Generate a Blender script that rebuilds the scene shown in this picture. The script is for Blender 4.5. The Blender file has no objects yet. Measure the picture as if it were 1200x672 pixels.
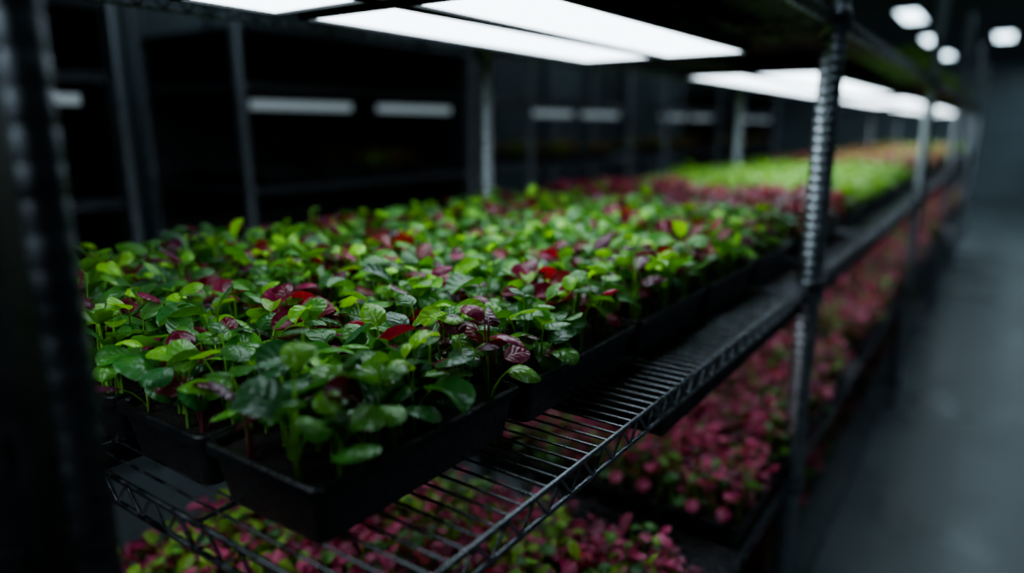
import bpy, math, random
import numpy as np
from mathutils import Vector
C=0.42
CAMZ=1.76
scene=bpy.context.scene
col=scene.collection
def link(o,parent=None):
    col.objects.link(o)
    if parent: o.parent=parent
    return o
def empty(name,loc=(0,0,0)):
    e=bpy.data.objects.new(name,None); e.location=loc; e.empty_display_size=.05
    return link(e)
def obj(name,mesh,parent=None,loc=(0,0,0),rot=(0,0,0)):
    o=bpy.data.objects.new(name,mesh); o.location=loc; o.rotation_euler=rot
    return link(o,parent)
# ---------- materials
def newmat(name):
    m=bpy.data.materials.new(name); m.use_nodes=True
    nt=m.node_tree; b=nt.nodes['Principled BSDF']
    return m,nt,b
def simple(name,c,rough=.5,metal=0,noise=0,nscale=20,bump=0,bscale=60,coat=0):
    m,nt,b=newmat(name)
    b.inputs['Base Color'].default_value=(*c,1); b.inputs['Roughness'].default_value=rough
    b.inputs['Metallic'].default_value=metal
    tc=nt.nodes.new('ShaderNodeTexCoord')
    if noise:
        n=nt.nodes.new('ShaderNodeTexNoise'); n.inputs['Scale'].default_value=nscale; n.inputs['Detail'].default_value=5
        nt.links.new(tc.outputs['Object'],n.inputs['Vector'])
        r=nt.nodes.new('ShaderNodeMapRange'); r.inputs[1].default_value=.3; r.inputs[2].default_value=.7
        r.inputs[3].default_value=1-noise; r.inputs[4].default_value=1+noise
        nt.links.new(n.outputs['Fac'],r.inputs[0])
        mx=nt.nodes.new('ShaderNodeVectorMath'); mx.operation='SCALE'; mx.inputs[0].default_value=c
        nt.links.new(r.outputs[0],mx.inputs['Scale']); nt.links.new(mx.outputs[0],b.inputs['Base Color'])
        r2=nt.nodes.new('ShaderNodeMapRange'); r2.inputs[1].default_value=.3; r2.inputs[2].default_value=.7
        r2.inputs[3].default_value=max(.05,rough-.12); r2.inputs[4].default_value=min(1,rough+.12)
        nt.links.new(n.outputs['Fac'],r2.inputs[0]); nt.links.new(r2.outputs[0],b.inputs['Roughness'])
    if bump:
        n=nt.nodes.new('ShaderNodeTexNoise'); n.inputs['Scale'].default_value=bscale; n.inputs['Detail'].default_value=4
        nt.links.new(tc.outputs['Object'],n.inputs['Vector'])
        bp=nt.nodes.new('ShaderNodeBump'); bp.inputs['Strength'].default_value=bump; bp.inputs['Distance'].default_value=.004
        nt.links.new(n.outputs['Fac'],bp.inputs['Height']); nt.links.new(bp.outputs[0],b.inputs['Normal'])
    return m
def emis(name,c,s):
    m,nt,b=newmat(name)
    b.inputs['Base Color'].default_value=(.8,.8,.8,1)
    b.inputs['Emission Color'].default_value=(*c,1); b.inputs['Emission Strength'].default_value=s
    return m
M_chrome=simple('chrome_steel',(.22,.23,.25),.30,1,.2,40)
M_post=simple('post_steel',(.36,.38,.41),.38,1,.2,30)
M_npost=simple('dark_post_steel',(.12,.13,.14),.45,1,.2,30)  # darker, rougher steel for the near post
M_dark=simple('black_painted_steel',(.012,.013,.015),.45,.3,.3,30)
M_shade=simple('interior_shade_grey',(.045,.052,.058),.6,0,.3,6)  # grey of the added sheets that darken the opposing rack interiors
M_tray=simple('black_plastic',(.013,.013,.015),.32,0,.2,60,.2,200)
M_soil=simple('peat_soil',(.012,.008,.005),.95,0,.5,150,1,250)
M_house=simple('fixture_housing',(.014,.015,.018),.6,.1,.2,20)
M_led=emis('led_diffuser',(.76,.90,1.0),4.6)
M_led2=emis('led_diffuser_lower',(.85,.93,1.0),1.5)
M_led3=emis('led_diffuser_dim',(.72,.9,1.0),.20)
M_led4=emis('ceiling_diffuser',(.68,.88,1.0),5.0)
M_wall=simple('insulated_wall_panel',(.11,.135,.148),.45,.1,.15,1.5)
M_wallb=simple('end_wall_panel',(.42,.49,.52),.5,0,.12,1.5)
M_ceil=simple('ceiling_paint',(.09,.105,.115),.7,0,.15,2)
M_trim=simple('trim_metal',(.10,.12,.13),.4,.6,.1,5)
M_floor=simple('epoxy_floor',(.26,.30,.31),.34,0,.15,1.7,.1,30)
def leaf_mat():
    m,nt,b=newmat('leaf_surface'); N=nt.nodes; Lk=nt.links
    def math_(op,a,b2=None,c=None):
        n=N.new('ShaderNodeMath'); n.operation=op
        for i,v in enumerate((a,b2,c)):
            if v is None: continue
            if isinstance(v,(int,float)): n.inputs[i].default_value=v
            else: Lk.new(v,n.inputs[i])
        return n.outputs[0]
    ac=N.new('ShaderNodeAttribute'); ac.attribute_name='leafcol'
    au=N.new('ShaderNodeAttribute'); au.attribute_name='leafuv'
    sp=N.new('ShaderNodeSeparateXYZ'); Lk.new(au.outputs['Vector'],sp.inputs[0])
    t=math_('ABSOLUTE',sp.outputs[0]); s=sp.outputs[1]; k=sp.outputs[2]
    mid=math_('MAXIMUM',0.0,math_('SUBTRACT',1.0,math_('MULTIPLY',t,13.0)))
    nz=N.new('ShaderNodeTexNoise'); nz.inputs['Scale'].default_value=80; nz.inputs['Detail'].default_value=2
    tc=N.new('ShaderNodeTexCoord'); Lk.new(tc.outputs['Object'],nz.inputs['Vector'])
    ph=math_('ADD',math_('MULTIPLY',math_('SUBTRACT',s,math_('MULTIPLY',t,.30)),5.0),math_('MULTIPLY',nz.outputs['Fac'],.9))
    fr=math_('ABSOLUTE',math_('SUBTRACT',math_('FRACT',ph),.5))
    side=math_('MAXIMUM',0.0,math_('MULTIPLY',math_('SUBTRACT',fr,.45),20.0))
    vein=math_('MULTIPLY',math_('MAXIMUM',mid,math_('MULTIPLY',side,.35)),math_('SUBTRACT',1.0,k))
    mot=N.new('ShaderNodeMapRange'); mot.inputs[1].default_value=.3; mot.inputs[2].default_value=.7
    mot.inputs[3].default_value=.83; mot.inputs[4].default_value=1.12; Lk.new(nz.outputs['Fac'],mot.inputs[0])
    vs=N.new('ShaderNodeVectorMath'); vs.operation='SCALE'; Lk.new(ac.outputs['Color'],vs.inputs[0]); Lk.new(mot.outputs[0],vs.inputs['Scale'])
    mx=N.new('ShaderNodeMix'); mx.data_type='RGBA'
    lt=N.new('ShaderNodeVectorMath'); lt.operation='MULTIPLY_ADD'; Lk.new(vs.outputs[0],lt.inputs[0])
    lt.inputs[1].default_value=(1.6,1.4,1.4); lt.inputs[2].default_value=(.02,.03,.01)
    Lk.new(math_('MULTIPLY',vein,.7),mx.inputs[0]); Lk.new(vs.outputs[0],mx.inputs[6]); Lk.new(lt.outputs[0],mx.inputs[7])
    Lk.new(mx.outputs[2],b.inputs['Base Color'])
    b.inputs['Roughness'].default_value=.28; b.inputs['Specular IOR Level'].default_value=.65
    h=math_('ADD',math_('MULTIPLY',fr,-.8),math_('MULTIPLY',nz.outputs['Fac'],1.0))
    h=math_('SUBTRACT',h,math_('MULTIPLY',mid,.5))
    bp=N.new('ShaderNodeBump'); bp.inputs['Strength'].default_value=.42; bp.inputs['Distance'].default_value=.003
    Lk.new(h,bp.inputs['Height']); Lk.new(bp.outputs[0],b.inputs['Normal'])
    tr=N.new('ShaderNodeBsdfTranslucent')
    tcx=N.new('ShaderNodeVectorMath'); tcx.operation='MULTIPLY'; Lk.new(mx.outputs[2],tcx.inputs[0]); tcx.inputs[1].default_value=(1.9,1.7,.6)
    Lk.new(tcx.outputs[0],tr.inputs['Color'])
    ms=N.new('ShaderNodeMixShader'); ms.inputs[0].default_value=.33
    Lk.new(b.outputs[0],ms.inputs[1]); Lk.new(tr.outputs[0],ms.inputs[2])
    Lk.new(ms.outputs[0],N['Material Output'].inputs['Surface'])
    return m
M_leaf=leaf_mat()
# ---------- geometry helpers
class MB:
    def __init__(s): s.v=[]; s.f=[]; s.m=[]; s.sm=[]
    def add(s,vs,fs,mi=0,smooth=False):
        o=len(s.v); s.v+= [tuple(map(float,p)) for p in vs]
        for f in fs: s.f.append(tuple(i+o for i in f)); s.m.append(mi); s.sm.append(smooth)
    def tube(s,p0,p1,r,n=6,mi=0):
        p0=np.array(p0,float);p1=np.array(p1,float);d=p1-p0;d/=np.linalg.norm(d)
        a=np.cross(d,[0,0,1.]); 
        if np.linalg.norm(a)<1e-3: a=np.array([1.,0,0])
        a/=np.linalg.norm(a); b=np.cross(d,a)
        vs=[]
        for p in (p0,p1):
            for i in range(n):
                t=2*math.pi*i/n; vs.append(p+r*(math.cos(t)*a+math.sin(t)*b))
        fs=[(i,(i+1)%n,n+(i+1)%n,n+i) for i in range(n)]
        s.add(vs,fs,mi,True)
        s.add(vs[:n],[tuple(range(n))[::-1]],mi); s.add(vs[n:],[tuple(range(n))],mi)
    def box(s,lo,hi,mi=0):
        x0,y0,z0=lo;x1,y1,z1=hi
        vs=[(x0,y0,z0),(x1,y0,z0),(x1,y1,z0),(x0,y1,z0),(x0,y0,z1),(x1,y0,z1),(x1,y1,z1),(x0,y1,z1)]
        s.add(vs,[(0,3,2,1),(4,5,6,7),(0,1,5,4),(1,2,6,5),(2,3,7,6),(3,0,4,7)],mi)
    def lathe(s,prof,n=20,mi=0,cx=0,cy=0):
        vs=[];
        for r,z in prof:
            for i in range(n):
                t=2*math.pi*i/n; vs.append((cx+r*math.cos(t),cy+r*math.sin(t),z))
        fs=[]
        for j in range(len(prof)-1):
            for i in range(n):
                fs.append((j*n+i,j*n+(i+1)%n,(j+1)*n+(i+1)%n,(j+1)*n+i))
        fs.append(tuple(range(n))[::-1]); fs.append(tuple((len(prof)-1)*n+i for i in range(n)))
        s.add(vs,fs,mi,True)
    def mesh(s,name,mats):
        me=bpy.data.meshes.new(name); me.from_pydata(s.v,[],s.f)
        for m in mats: me.materials.append(m)
        me.polygons.foreach_set('material_index',s.m); me.polygons.foreach_set('use_smooth',s.sm)
        me.update(); return me
# ---------- plants
NS,NA=11,9
def leaf_arrays(rng,base,az,reach,h,L,W,th0,curl,cup,roll,colr,stemcol,V,F,CO,UV,hi=True):
    ns,na=(NS,NA) if hi else (6,5)
    d=np.array([math.cos(az),math.sin(az),0]); up=np.array([0,0,1.]); sd=np.array([-math.sin(az),math.cos(az),0])
    p0=base; p2=base+d*reach+up*h; p1=base+d*reach*.15+up*h*.65
    nr,nsd=5,4; o=len(V)
    rad=.0014+.0009*rng.random()
    for j in range(nr):
        t=j/(nr-1); p=(1-t)**2*p0+2*t*(1-t)*p1+t*t*p2
        r=rad*(1.25-.5*t)
        for i in range(nsd):
            a=2*math.pi*i/nsd; V.append(p+r*(math.cos(a)*sd+math.sin(a)*(d*.8-up*.2))); CO.append(stemcol); UV.append((0,0,1))
    for j in range(nr-1):
        for i in range(nsd):
            F.append((o+j*nsd+i,o+j*nsd+(i+1)%nsd,o+(j+1)*nsd+(i+1)%nsd,o+(j+1)*nsd+i))
    o=len(V); pos=p2.copy(); ph=rng.random()*6.28; wav=rng.uniform(.02,.10)
    asym=rng.uniform(-.35,.35); prev=0
    for j in range(ns):
        s=(1-math.cos(math.pi*j/(ns-1)))/2; th=th0-curl*s**1.2
        T=d*math.cos(th)+up*math.sin(th); Nn=-d*math.sin(th)+up*math.cos(th)
        pos=pos+T*(s-prev)*L; prev=s
        S=sd*math.cos(roll)+Nn*math.sin(roll); Nr=-sd*math.sin(roll)+Nn*math.cos(roll)
        q=s**.97
        w=W*.5*(max(0,1-(2*q-1)**2))**.5*(1.0+.02*s) 
        w=max(w,.0010)
        pos_j=pos+S*asym*L*.15*s*s
        for i in range(na):
            t=-1+2*i/(na-1); at=abs(t)
            zz=cup*w*(at**1.8)*-1 + .12*w*(at**.7) + wav*w*math.sin(s*8+ph+t*2.0)*at
            V.append(pos_j+S*(t*w)+Nr*zz); CO.append(colr); UV.append((t,s,0))
    for j in range(ns-1):
        for i in range(na-1):
            F.append((o+j*na+i,o+j*na+i+1,o+(j+1)*na+i+1,o+(j+1)*na+i))
G=[(.085,.27,.045),(.060,.21,.045),(.125,.36,.045),(.045,.165,.048),(.17,.44,.05),(.04,.14,.045)]
R=[(.16,.008,.030),(.22,.010,.045),(.11,.010,.036),(.28,.014,.075),(.20,.015,.018),(.11,.018,.06)]
P=[(.46,.045,.16),(.35,.028,.12),(.52,.10,.23),(.24,.022,.09)]
LM=[(.24,.46,.06),(.18,.38,.05),(.30,.54,.08)]
OR=[(.34,.10,.05),(.40,.06,.08),(.26,.22,.06),(.30,.04,.07)]
def pal(kind,rng):
    x=rng.random()
    if kind=='mix': 
        return (R,'r') if x<.24 else (G,'g')
    if kind=='magenta': return (P,'r') if x<.62 else ((G,'g') if x<.86 else (R,'r'))
    if kind=='lime': return (LM,'g')
    if kind=='pinkgreen': return (P,'r') if x<.5 else ((LM,'g') if x<.75 else (G,'g'))
    if kind=='dred': return (R if x<.2 else P,'r') if x<.92 else (G,'g')
    return (OR,'r') if x<.8 else (LM,'g')
def plants(name,seed,kind,nx=6,ny=10,hi=True,W_=.196,L_=.345,hs=1.0,ls=1.0):
    rng=random.Random(seed); V=[];F=[];CO=[];UV=[]
    for ix in range(nx):
        for iy in range(ny):
            bx=(-.5+(ix+.5+rng.uniform(-.45,.45))/nx)*(W_-.022); by=(-.5+(iy+.5+rng.uniform(-.45,.45))/ny)*(L_-.022)
            base=np.array([bx,by,.060]); a0=rng.random()*6.28
            pr,rk=pal(kind,rng); ps=rng.uniform(.64,1.14)*hs
            if rng.random()<.10: ps*=1.18
            nl=rng.choice([3,3,4,5]) if hi else 4
            for k in range(nl):
                az=a0+k*2.4+rng.uniform(-.4,.4)
                inner=k/nl
                if rng.random()<.12: p2,rk2=pal(kind,rng)
                else: p2,rk2=pr,rk
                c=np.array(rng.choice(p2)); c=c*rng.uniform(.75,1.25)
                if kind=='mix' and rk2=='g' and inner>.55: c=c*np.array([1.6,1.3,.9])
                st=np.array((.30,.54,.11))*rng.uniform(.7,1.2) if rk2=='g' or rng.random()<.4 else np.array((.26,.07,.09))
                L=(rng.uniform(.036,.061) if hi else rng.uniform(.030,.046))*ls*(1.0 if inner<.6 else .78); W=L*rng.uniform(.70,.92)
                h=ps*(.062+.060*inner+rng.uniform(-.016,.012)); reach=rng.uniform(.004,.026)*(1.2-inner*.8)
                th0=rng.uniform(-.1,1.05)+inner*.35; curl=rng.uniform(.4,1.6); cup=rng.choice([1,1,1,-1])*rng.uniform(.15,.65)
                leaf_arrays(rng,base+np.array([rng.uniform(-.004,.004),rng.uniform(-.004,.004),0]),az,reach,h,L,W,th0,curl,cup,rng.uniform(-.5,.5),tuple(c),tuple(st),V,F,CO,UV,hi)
    me=bpy.data.meshes.new(name); me.from_pydata([tuple(p) for p in V],[],F)
    me.materials.append(M_leaf)
    a=me.attributes.new('leafcol','FLOAT_COLOR','POINT'); a.data.foreach_set('color',np.array([(*c,1) for c in CO],dtype=np.float32).ravel())
    u=me.attributes.new('leafuv','FLOAT_VECTOR','POINT'); u.data.foreach_set('vector',np.array(UV,dtype=np.float32).ravel())
    me.polygons.foreach_set('use_smooth',[True]*len(F)); me.update(); return me
PM={}
PM['mix']=[plants('mixed_seedlings_mesh%d'%i,100+i,'mix',5,9) for i in range(9)]
for k,n in (('magenta',3),('lime',3),('pinkgreen',2),('orange',2),('dred',2)):
    PM[k]=[plants(k+'_seedlings_mesh%d'%i,200+ i*7+len(k),k,6,9,False) for i in range(n)]
# ---------- tray mesh
TW,TL,TH=.198,.352,.072
def tray_mesh():
    b=MB(); hw,hl=TW/2,TL/2
    def ring(ix,z,rc=.013,n=5):
        pts=[]; X=hw-ix; Y=hl-ix
        for cx,cy,a0 in ((X-rc,Y-rc,0),(-X+rc,Y-rc,90),(-X+rc,-Y+rc,180),(X-rc,-Y+rc,270)):
            for i in range(n+1):
                a=math.radians(a0+90*i/n); pts.append((cx+rc*math.cos(a),cy+rc*math.sin(a),z))
        return pts
    prof=[(.016,.0),(.007,TH*.78),(.007,TH*.80),(.0,TH*.82),(.0,TH-.002),(.002,TH),(.006,TH),(.0085,TH-.003),(.022,.006)]
    rings=[ring(*p) for p in prof]; n=len(rings[0]); vs=[p for r in rings for p in r]; fs=[]
    for j in range(len(rings)-1):
        for i in range(n): fs.append((j*n+i,j*n+(i+1)%n,(j+1)*n+(i+1)%n,(j+1)*n+i))
    fs.append(tuple(range(n))[::-1]); fs.append(tuple((len(rings)-1)*n+i for i in range(n)))
    b.add(vs,fs,0)
    return b.mesh('seed_tray_mesh',[M_tray])
TRAY=tray_mesh()
def soil_mesh():
    b=MB(); rng=random.Random(5); nx,ny=10,18; vs=[];fs=[]
    for i in range(nx):
        for j in range(ny):
            vs.append(((-.5+i/(nx-1))*(TW-.023),(-.5+j/(ny-1))*(TL-.023),.059+rng.uniform(-.003,.003)))
    for i in range(nx-1):
        for j in range(ny-1): fs.append((i*ny+j,(i+1)*ny+j,(i+1)*ny+j+1,i*ny+j+1))
    b.add(vs,fs,0,True); return b.mesh('soil_mesh',[M_soil])
SOIL=soil_mesh()
rg=random.Random(42)
def tray_unit(parent,x,y,z,kind):
    rz=math.pi if rg.random()<.5 else 0
    jx,jy=rg.uniform(-.002,.002),rg.uniform(-.003,.003)
    for nm in ('tray','soil','seedlings'):
        if nm=='seedlings':
            if kind is None: continue
            me=rg.choice(PM[kind])
        else: me=TRAY if nm=='tray' else SOIL
        o=obj(nm,me,parent,(x+jx,y+jy,z),(0,0,rz))
        if nm=='seedlings': o.scale=(1,1,rg.uniform(.92,1.06))
Z1=CAMZ-C; Z2=Z1-.58; Z3=Z2-.58; Z0=2.04
XF,XR=-.395,-1.52
COLX=[-.498-TW/2-.205*i for i in range(5)]
COL2=[x+.10 for x in COLX]
PY=.366
for j in range(5):
    for i,x in enumerate(COLX):
        e=empty('microgreens_tray',(x,.388+TL/2+PY*j,Z1+.0045))
        tray_unit(e,0,0,0,'mix')
def bed(name,y0,rows,z,kindf,cols=COLX):
    e=empty(name,(0,0,0))
    for j in range(rows):
        for x in cols: tray_unit(e,x,y0+TL/2+PY*j,z+.0045,kindf(j))
    return e
yA=.388+PY*5+.11
bed('red_microgreens_bed',yA,2,Z1,lambda j:'dred')
bed('lime_microgreens_bed',yA+PY*2+.10,6,Z1,lambda j:'lime')
bed('orange_microgreens_bed',yA+PY*8+.30,8,Z1,lambda j:'orange' if j%3 else 'magenta')
bed('lime_microgreens_bed',yA+PY*16+.5,9,Z1,lambda j:'lime' if j>5 else 'orange')
bed('pink_microgreens_bed',.15,3,Z2,lambda j:'pinkgreen',COL2)
bed('magenta_microgreens_bed',1.5,4,Z2,lambda j:'magenta',COL2)
bed('magenta_microgreens_bed',3.2,9,Z2,lambda j:'magenta',COL2)
bed('magenta_microgreens_bed',6.8,13,Z2,lambda j:'magenta',COL2)
bed('magenta_microgreens_bed',2.2,5,Z3,lambda j:'magenta')
bed('magenta_microgreens_bed',4.4,8,Z3,lambda j:'magenta')
bed('seed_tray_stack',.5,3,Z0,lambda j:None)
bed('seed_tray_stack',1.75,8,Z0,lambda j:None)
bed('lime_microgreens_bed',4.8,18,Z0,lambda j:'lime')
# ---------- wire shelf
def shelf_mesh(name,x0,x1,y0,y1,step=.0254,hi=True):
    b=MB(); H=.034; r=.0036
    for x in (x0,x1):
        b.tube((x,y0,0),(x,y1,0),r,8); b.tube((x,y0,-H),(x,y1,-H),r,8)
        n=int((y1-y0)/.055); 
        for i in range(n):
            ya=y0+(y1-y0)*i/n; yb=y0+(y1-y0)*(i+1)/n; ym=(ya+yb)/2
            b.tube((x,ya,-H),(x,ym,0),.0023,6); b.tube((x,ym,0),(x,yb,-H),.0023,6)
    for y in (y0,y1):
        b.tube((x0,y,0),(x1,y,0),r,8); b.tube((x0,y,-H),(x1,y,-H),r,8)
        n=int(abs(x1-x0)/.055)
        for i in range(n):
            xa=x0+(x1-x0)*i/n; xb=x0+(x1-x0)*(i+1)/n; xm=(xa+xb)/2
            b.tube((xa,y,-H),(xm,y,0),.0023,6); b.tube((xm,y,0),(xb,y,-H),.0023,6)
    n=int((y1-y0)/step)
    for i in range(1,n):
        y=y0+(y1-y0)*i/n; b.tube((x0,y,.0015),(x1,y,.0015),.0019,6)
    for k in range(1,4):
        x=x0+(x1-x0)*k/4; b.tube((x,y0,-.004),(x,y1,-.004),.0032,6)
    return b.mesh(name,[M_chrome])
YP=[2.0,4.85,7.7,10.5,13.3]
POSTR=.030
def post_prof(H,r,g=.94):
    prof=[(r*.9,0.02),(r,.022)]; z=.03
    while z<H-.02:
        prof+=[(r,z),(r*g,z+.0015),(r*g,z+.004),(r,z+.0055)]; z+=.0254
    return prof+[(r,H-.008),(r*.7,H)]
def post_mesh(H=2.75,r=POSTR):
    b=MB(); b.lathe(post_prof(H,r),24)
    b.lathe([(.012,.0),(.032,.0),(.032,.012),(.014,.02),(.014,.03)],16)
    return b.mesh('grooved_post_mesh',[M_post])
POST=post_mesh()
def collar_mesh(r=POSTR):
    b=MB(); b.lathe([(r+.001,-.05),(r+.010,-.048),(r+.006,.0),(r+.004,.012),(r+.001,.014)],24)
    return b.mesh('shelf_collar_mesh',[M_chrome])
COLL=collar_mesh()
S1=shelf_mesh('wire_shelf_short',XF,XR,.355,YP[0])
S2=shelf_mesh('wire_shelf_long',XF,XR,0,2.82)
S0=shelf_mesh('wire_shelf_near',XF-.15,XR,-1.3,.22)
def panel_mesh(name,w,l,emat):
    b=MB(); t=.022
    b.box((-w/2,-l/2,0),(w/2,l/2,t),0)
    f=.010
    for lo,hi in (((-w/2,-l/2,-.008),(w/2,-l/2+f,0)),((-w/2,l/2-f,-.008),(w/2,l/2,0)),((-w/2,-l/2+f,-.008),(-w/2+f,l/2-f,0)),((w/2-f,-l/2+f,-.008),(w/2,l/2-f,0))):
        b.box(lo,hi,0)
    b.add([(-w/2+f,-l/2+f,-.003),(w/2-f,-l/2+f,-.003),(w/2-f,l/2-f,-.003),(-w/2+f,l/2-f,-.003)],[(0,3,2,1)],1)
    for sx in (-1,1):
        for y in (-l*.35,l*.35):
            b.tube((sx*w*.3,y,t),(sx*w*.3,y,t+.03),.003,6)
    return b.mesh(name,[M_house,emat])
PZ=Z0-.034-.042
units=[(.355,YP[0])]+[(YP[i],YP[i+1]) for i in range(4)]
pA=panel_mesh('led_panel_mesh',.25,1.10,M_led)
pAn=panel_mesh('led_panel_mesh_near',.25,.20,M_led)
pL=panel_mesh('led_panel_mesh_long',.25,2.3,M_led)
pLow=panel_mesh('led_panel_mesh_low',.25,.95,M_led2)
pLowL=panel_mesh('led_panel_mesh_low_long',.25,2.5,M_led2)
XP=[-.725,-.995]
def led(me,x,y,z,rot=0):
    obj('led_grow_panel',me,None,(x,y,z),(0,0,rot))
for x in XP:
    led(pAn,x,.75,PZ); led(pA,x,1.45,PZ); led(pA,x,-.38,PZ)  # last pair is out of view, added to light the near plants and trays
    for u in units[1:]: led(pL,x,u[0]+.8+1.15,PZ)
for x in (-.535,-1.18):
    led(pLow,x,1.50,Z1-.034-.045); 
    for u in units[1:]: led(pLowL,x,u[0]+.1+1.25,Z1-.034-.045)
led(pLow,-1.18,.5,Z1-.034-.045)
for ui,u in enumerate(units):
    e=empty('wire_shelving_rack',(0,0,0))
    for zi,z in enumerate((Z0,Z1,Z2,Z3)):
        if ui==0: obj('wire_shelf_%d'%zi,S1,e,(0,0,z))
        else: obj('wire_shelf_%d'%zi,S2,e,(0,u[0],z))
    for side,x in (('front',XF),('rear',XR)):
        obj('post_'+side,POST,e,(x,u[1],0))
        for z in (Z0,Z1,Z2,Z3): obj('collar_'+side,COLL,e,(x,u[1],z))
# adjoining near rack (its end post, plus an unseen top shelf added for the panels)
e=empty('wire_shelving_rack',(0,0,0))
b=MB(); r=.016; b.lathe(post_prof(2.7,r,.97),24); NP=b.mesh('near_post_mesh',[M_npost])
obj('chrome_post',NP,e,(-.568,.218,0))
obj('wire_shelf_0',S0,e,(0,0,Z0))
b=MB()
b.box((-.026,-.02,0),(.026,-.016,2.7)); b.box((-.026,-.016,0),(-.022,.02,2.7)); b.box((.022,-.016,0),(.026,.02,2.7))
for z in np.arange(.1,2.6,.1): b.box((-.012,-.0225,z),(.012,-.019,z+.03))
obj('slotted_channel',b.mesh('slotted_channel_mesh',[M_dark]),e,(-.615,.187,0),(0,0,math.radians(35)))
b=MB()
for z in (Z1,Z0,Z2): b.lathe([(.017,z-.05),(.024,z-.048),(.021,z),(.018,z+.01)],20)
obj('collars',b.mesh('near_collars',[M_dark]),e,(-.568,.218,0))
# ---------- room
def plane_box(name,lo,hi,mat):
    b=MB(); b.box(lo,hi); return obj(name,b.mesh(name,[mat]))
X0,X1,Y0,Y1,H=-6.0,1.3,-2.5,21,3.3
plane_box('floor',(X0,Y0,-.1),(X1,Y1,0),M_floor)
plane_box('ceiling',(X0,Y0,H),(X1,Y1,H+.1),M_ceil)
plane_box('wall_left',(X0-.1,Y0,0),(X0,Y1,H),M_wall)
plane_box('wall_right',(X1,Y0,0),(X1+.1,Y1,H),M_wall)
plane_box('wall_back',(X0,Y1,0),(X1,Y1+.1,H),M_wallb)
plane_box('wall_front',(X0,Y0-.1,0),(X1,Y0,H),M_wall)
for i in range(16):
    y=-1.8+i*1.4
    plane_box('trim_%d'%i,(X0,y,0.0),(X0+.05,y+.07,H),M_trim)
plane_box('baseboard_left',(X0,Y0,0),(X0+.02,Y1,.12),M_trim)
# ceiling lights
b=MB(); b.box((-.15,-.6,-.05),(.15,.6,0),0); b.add([(-.13,-.58,-.052),(.13,-.58,-.052),(.13,.58,-.052),(-.13,.58,-.052)],[(0,3,2,1)],1)
CL=b.mesh('ceiling_light_mesh',[M_house,M_led4])
for x,ys in ((.3,(.6,3.2,6,8.5,10.5)),(.75,(13,17,19.5)),(-.25,(14.9,)),(-1.3,(11.5,14.8,18)),(-2.6,(2,7,12,17)),(-5.1,(1,4,7,10,14))):  # left rows, far right and nearest aisle lights are unseen, added for fill
    for y in ys: obj('ceiling_light',CL,None,(x,y,H))
# opposing racks
SB=shelf_mesh('wire_shelf_back',-.5,.5,0,2.0,.05)
b=MB(); b.box((-.03,-.36,.0),(.03,.36,.05),1); b.box((-.035,-.40,.05),(.035,.40,.07),0)
SL=b.mesh('strip_light_mesh',[M_house,M_led3])
b=MB(); b.box((-.5,.03,.3),(-.49,1.97,2.3)); 
for z in (.3,.85,1.42,2.0): b.box((-.49,.03,z-.03),(.5,1.97,z-.008))
b.box((-.49,.03,2.28),(.5,1.97,2.3)); b.box((-.49,1.96,.3),(.48,1.97,2.3))
DB=b.mesh('added_shade_sheet_mesh',[M_shade])  # dark sheets added so the rack interiors look shaded
for k,y0 in enumerate((2.35,5.2,8.2,11.2,-.3)):
    e=empty('wire_shelving_rack',(-3.95,y0,0))
    for zi,z in enumerate((.3,.85,1.42,2.0)): obj('wire_shelf_%d'%zi,SB,e,(0,0,z))
    for x in (-.5,.5):
        for y in (0,2.0): obj('post',POST,e,(x,y,0))
    for y in (.5,1.5):
        obj('strip_light',SL,e,(0.4,y,1.86))
    if k in (0,4,3): obj('added_shade_sheet',DB,e,(0,0,0))
    for zi,z in enumerate((.85,1.42)):
        be=empty('orange_microgreens_bed',(-3.95,y0,0))
        for j in range(4):
            for i in range(4):
                tray_unit(be,-.33+i*.22,.35+j*.42,z+.0045,'orange' if (j+i+k)%2 and (k>0 or j>1) else None)
# ---------- world + camera
w=bpy.data.worlds.new('World'); scene.world=w; w.use_nodes=True
w.node_tree.nodes['Background'].inputs[0].default_value=(.5,.6,.7,1); w.node_tree.nodes['Background'].inputs[1].default_value=.02
cd=bpy.data.cameras.new('camera'); cam=bpy.data.objects.new('camera',cd); col.objects.link(cam)
cam.location=(0,0,CAMZ); cam.rotation_euler=(math.radians(77),0,math.radians(35))
cd.sensor_width=36; cd.lens=24.3; cd.clip_start=.02
cd.dof.use_dof=True; cd.dof.focus_distance=.94; cd.dof.aperture_fstop=1.0
scene.camera=cam
scene.view_settings.view_transform='AgX'
try: scene.view_settings.look='AgX - Medium High Contrast'
except Exception: pass
scene.view_settings.exposure=.25
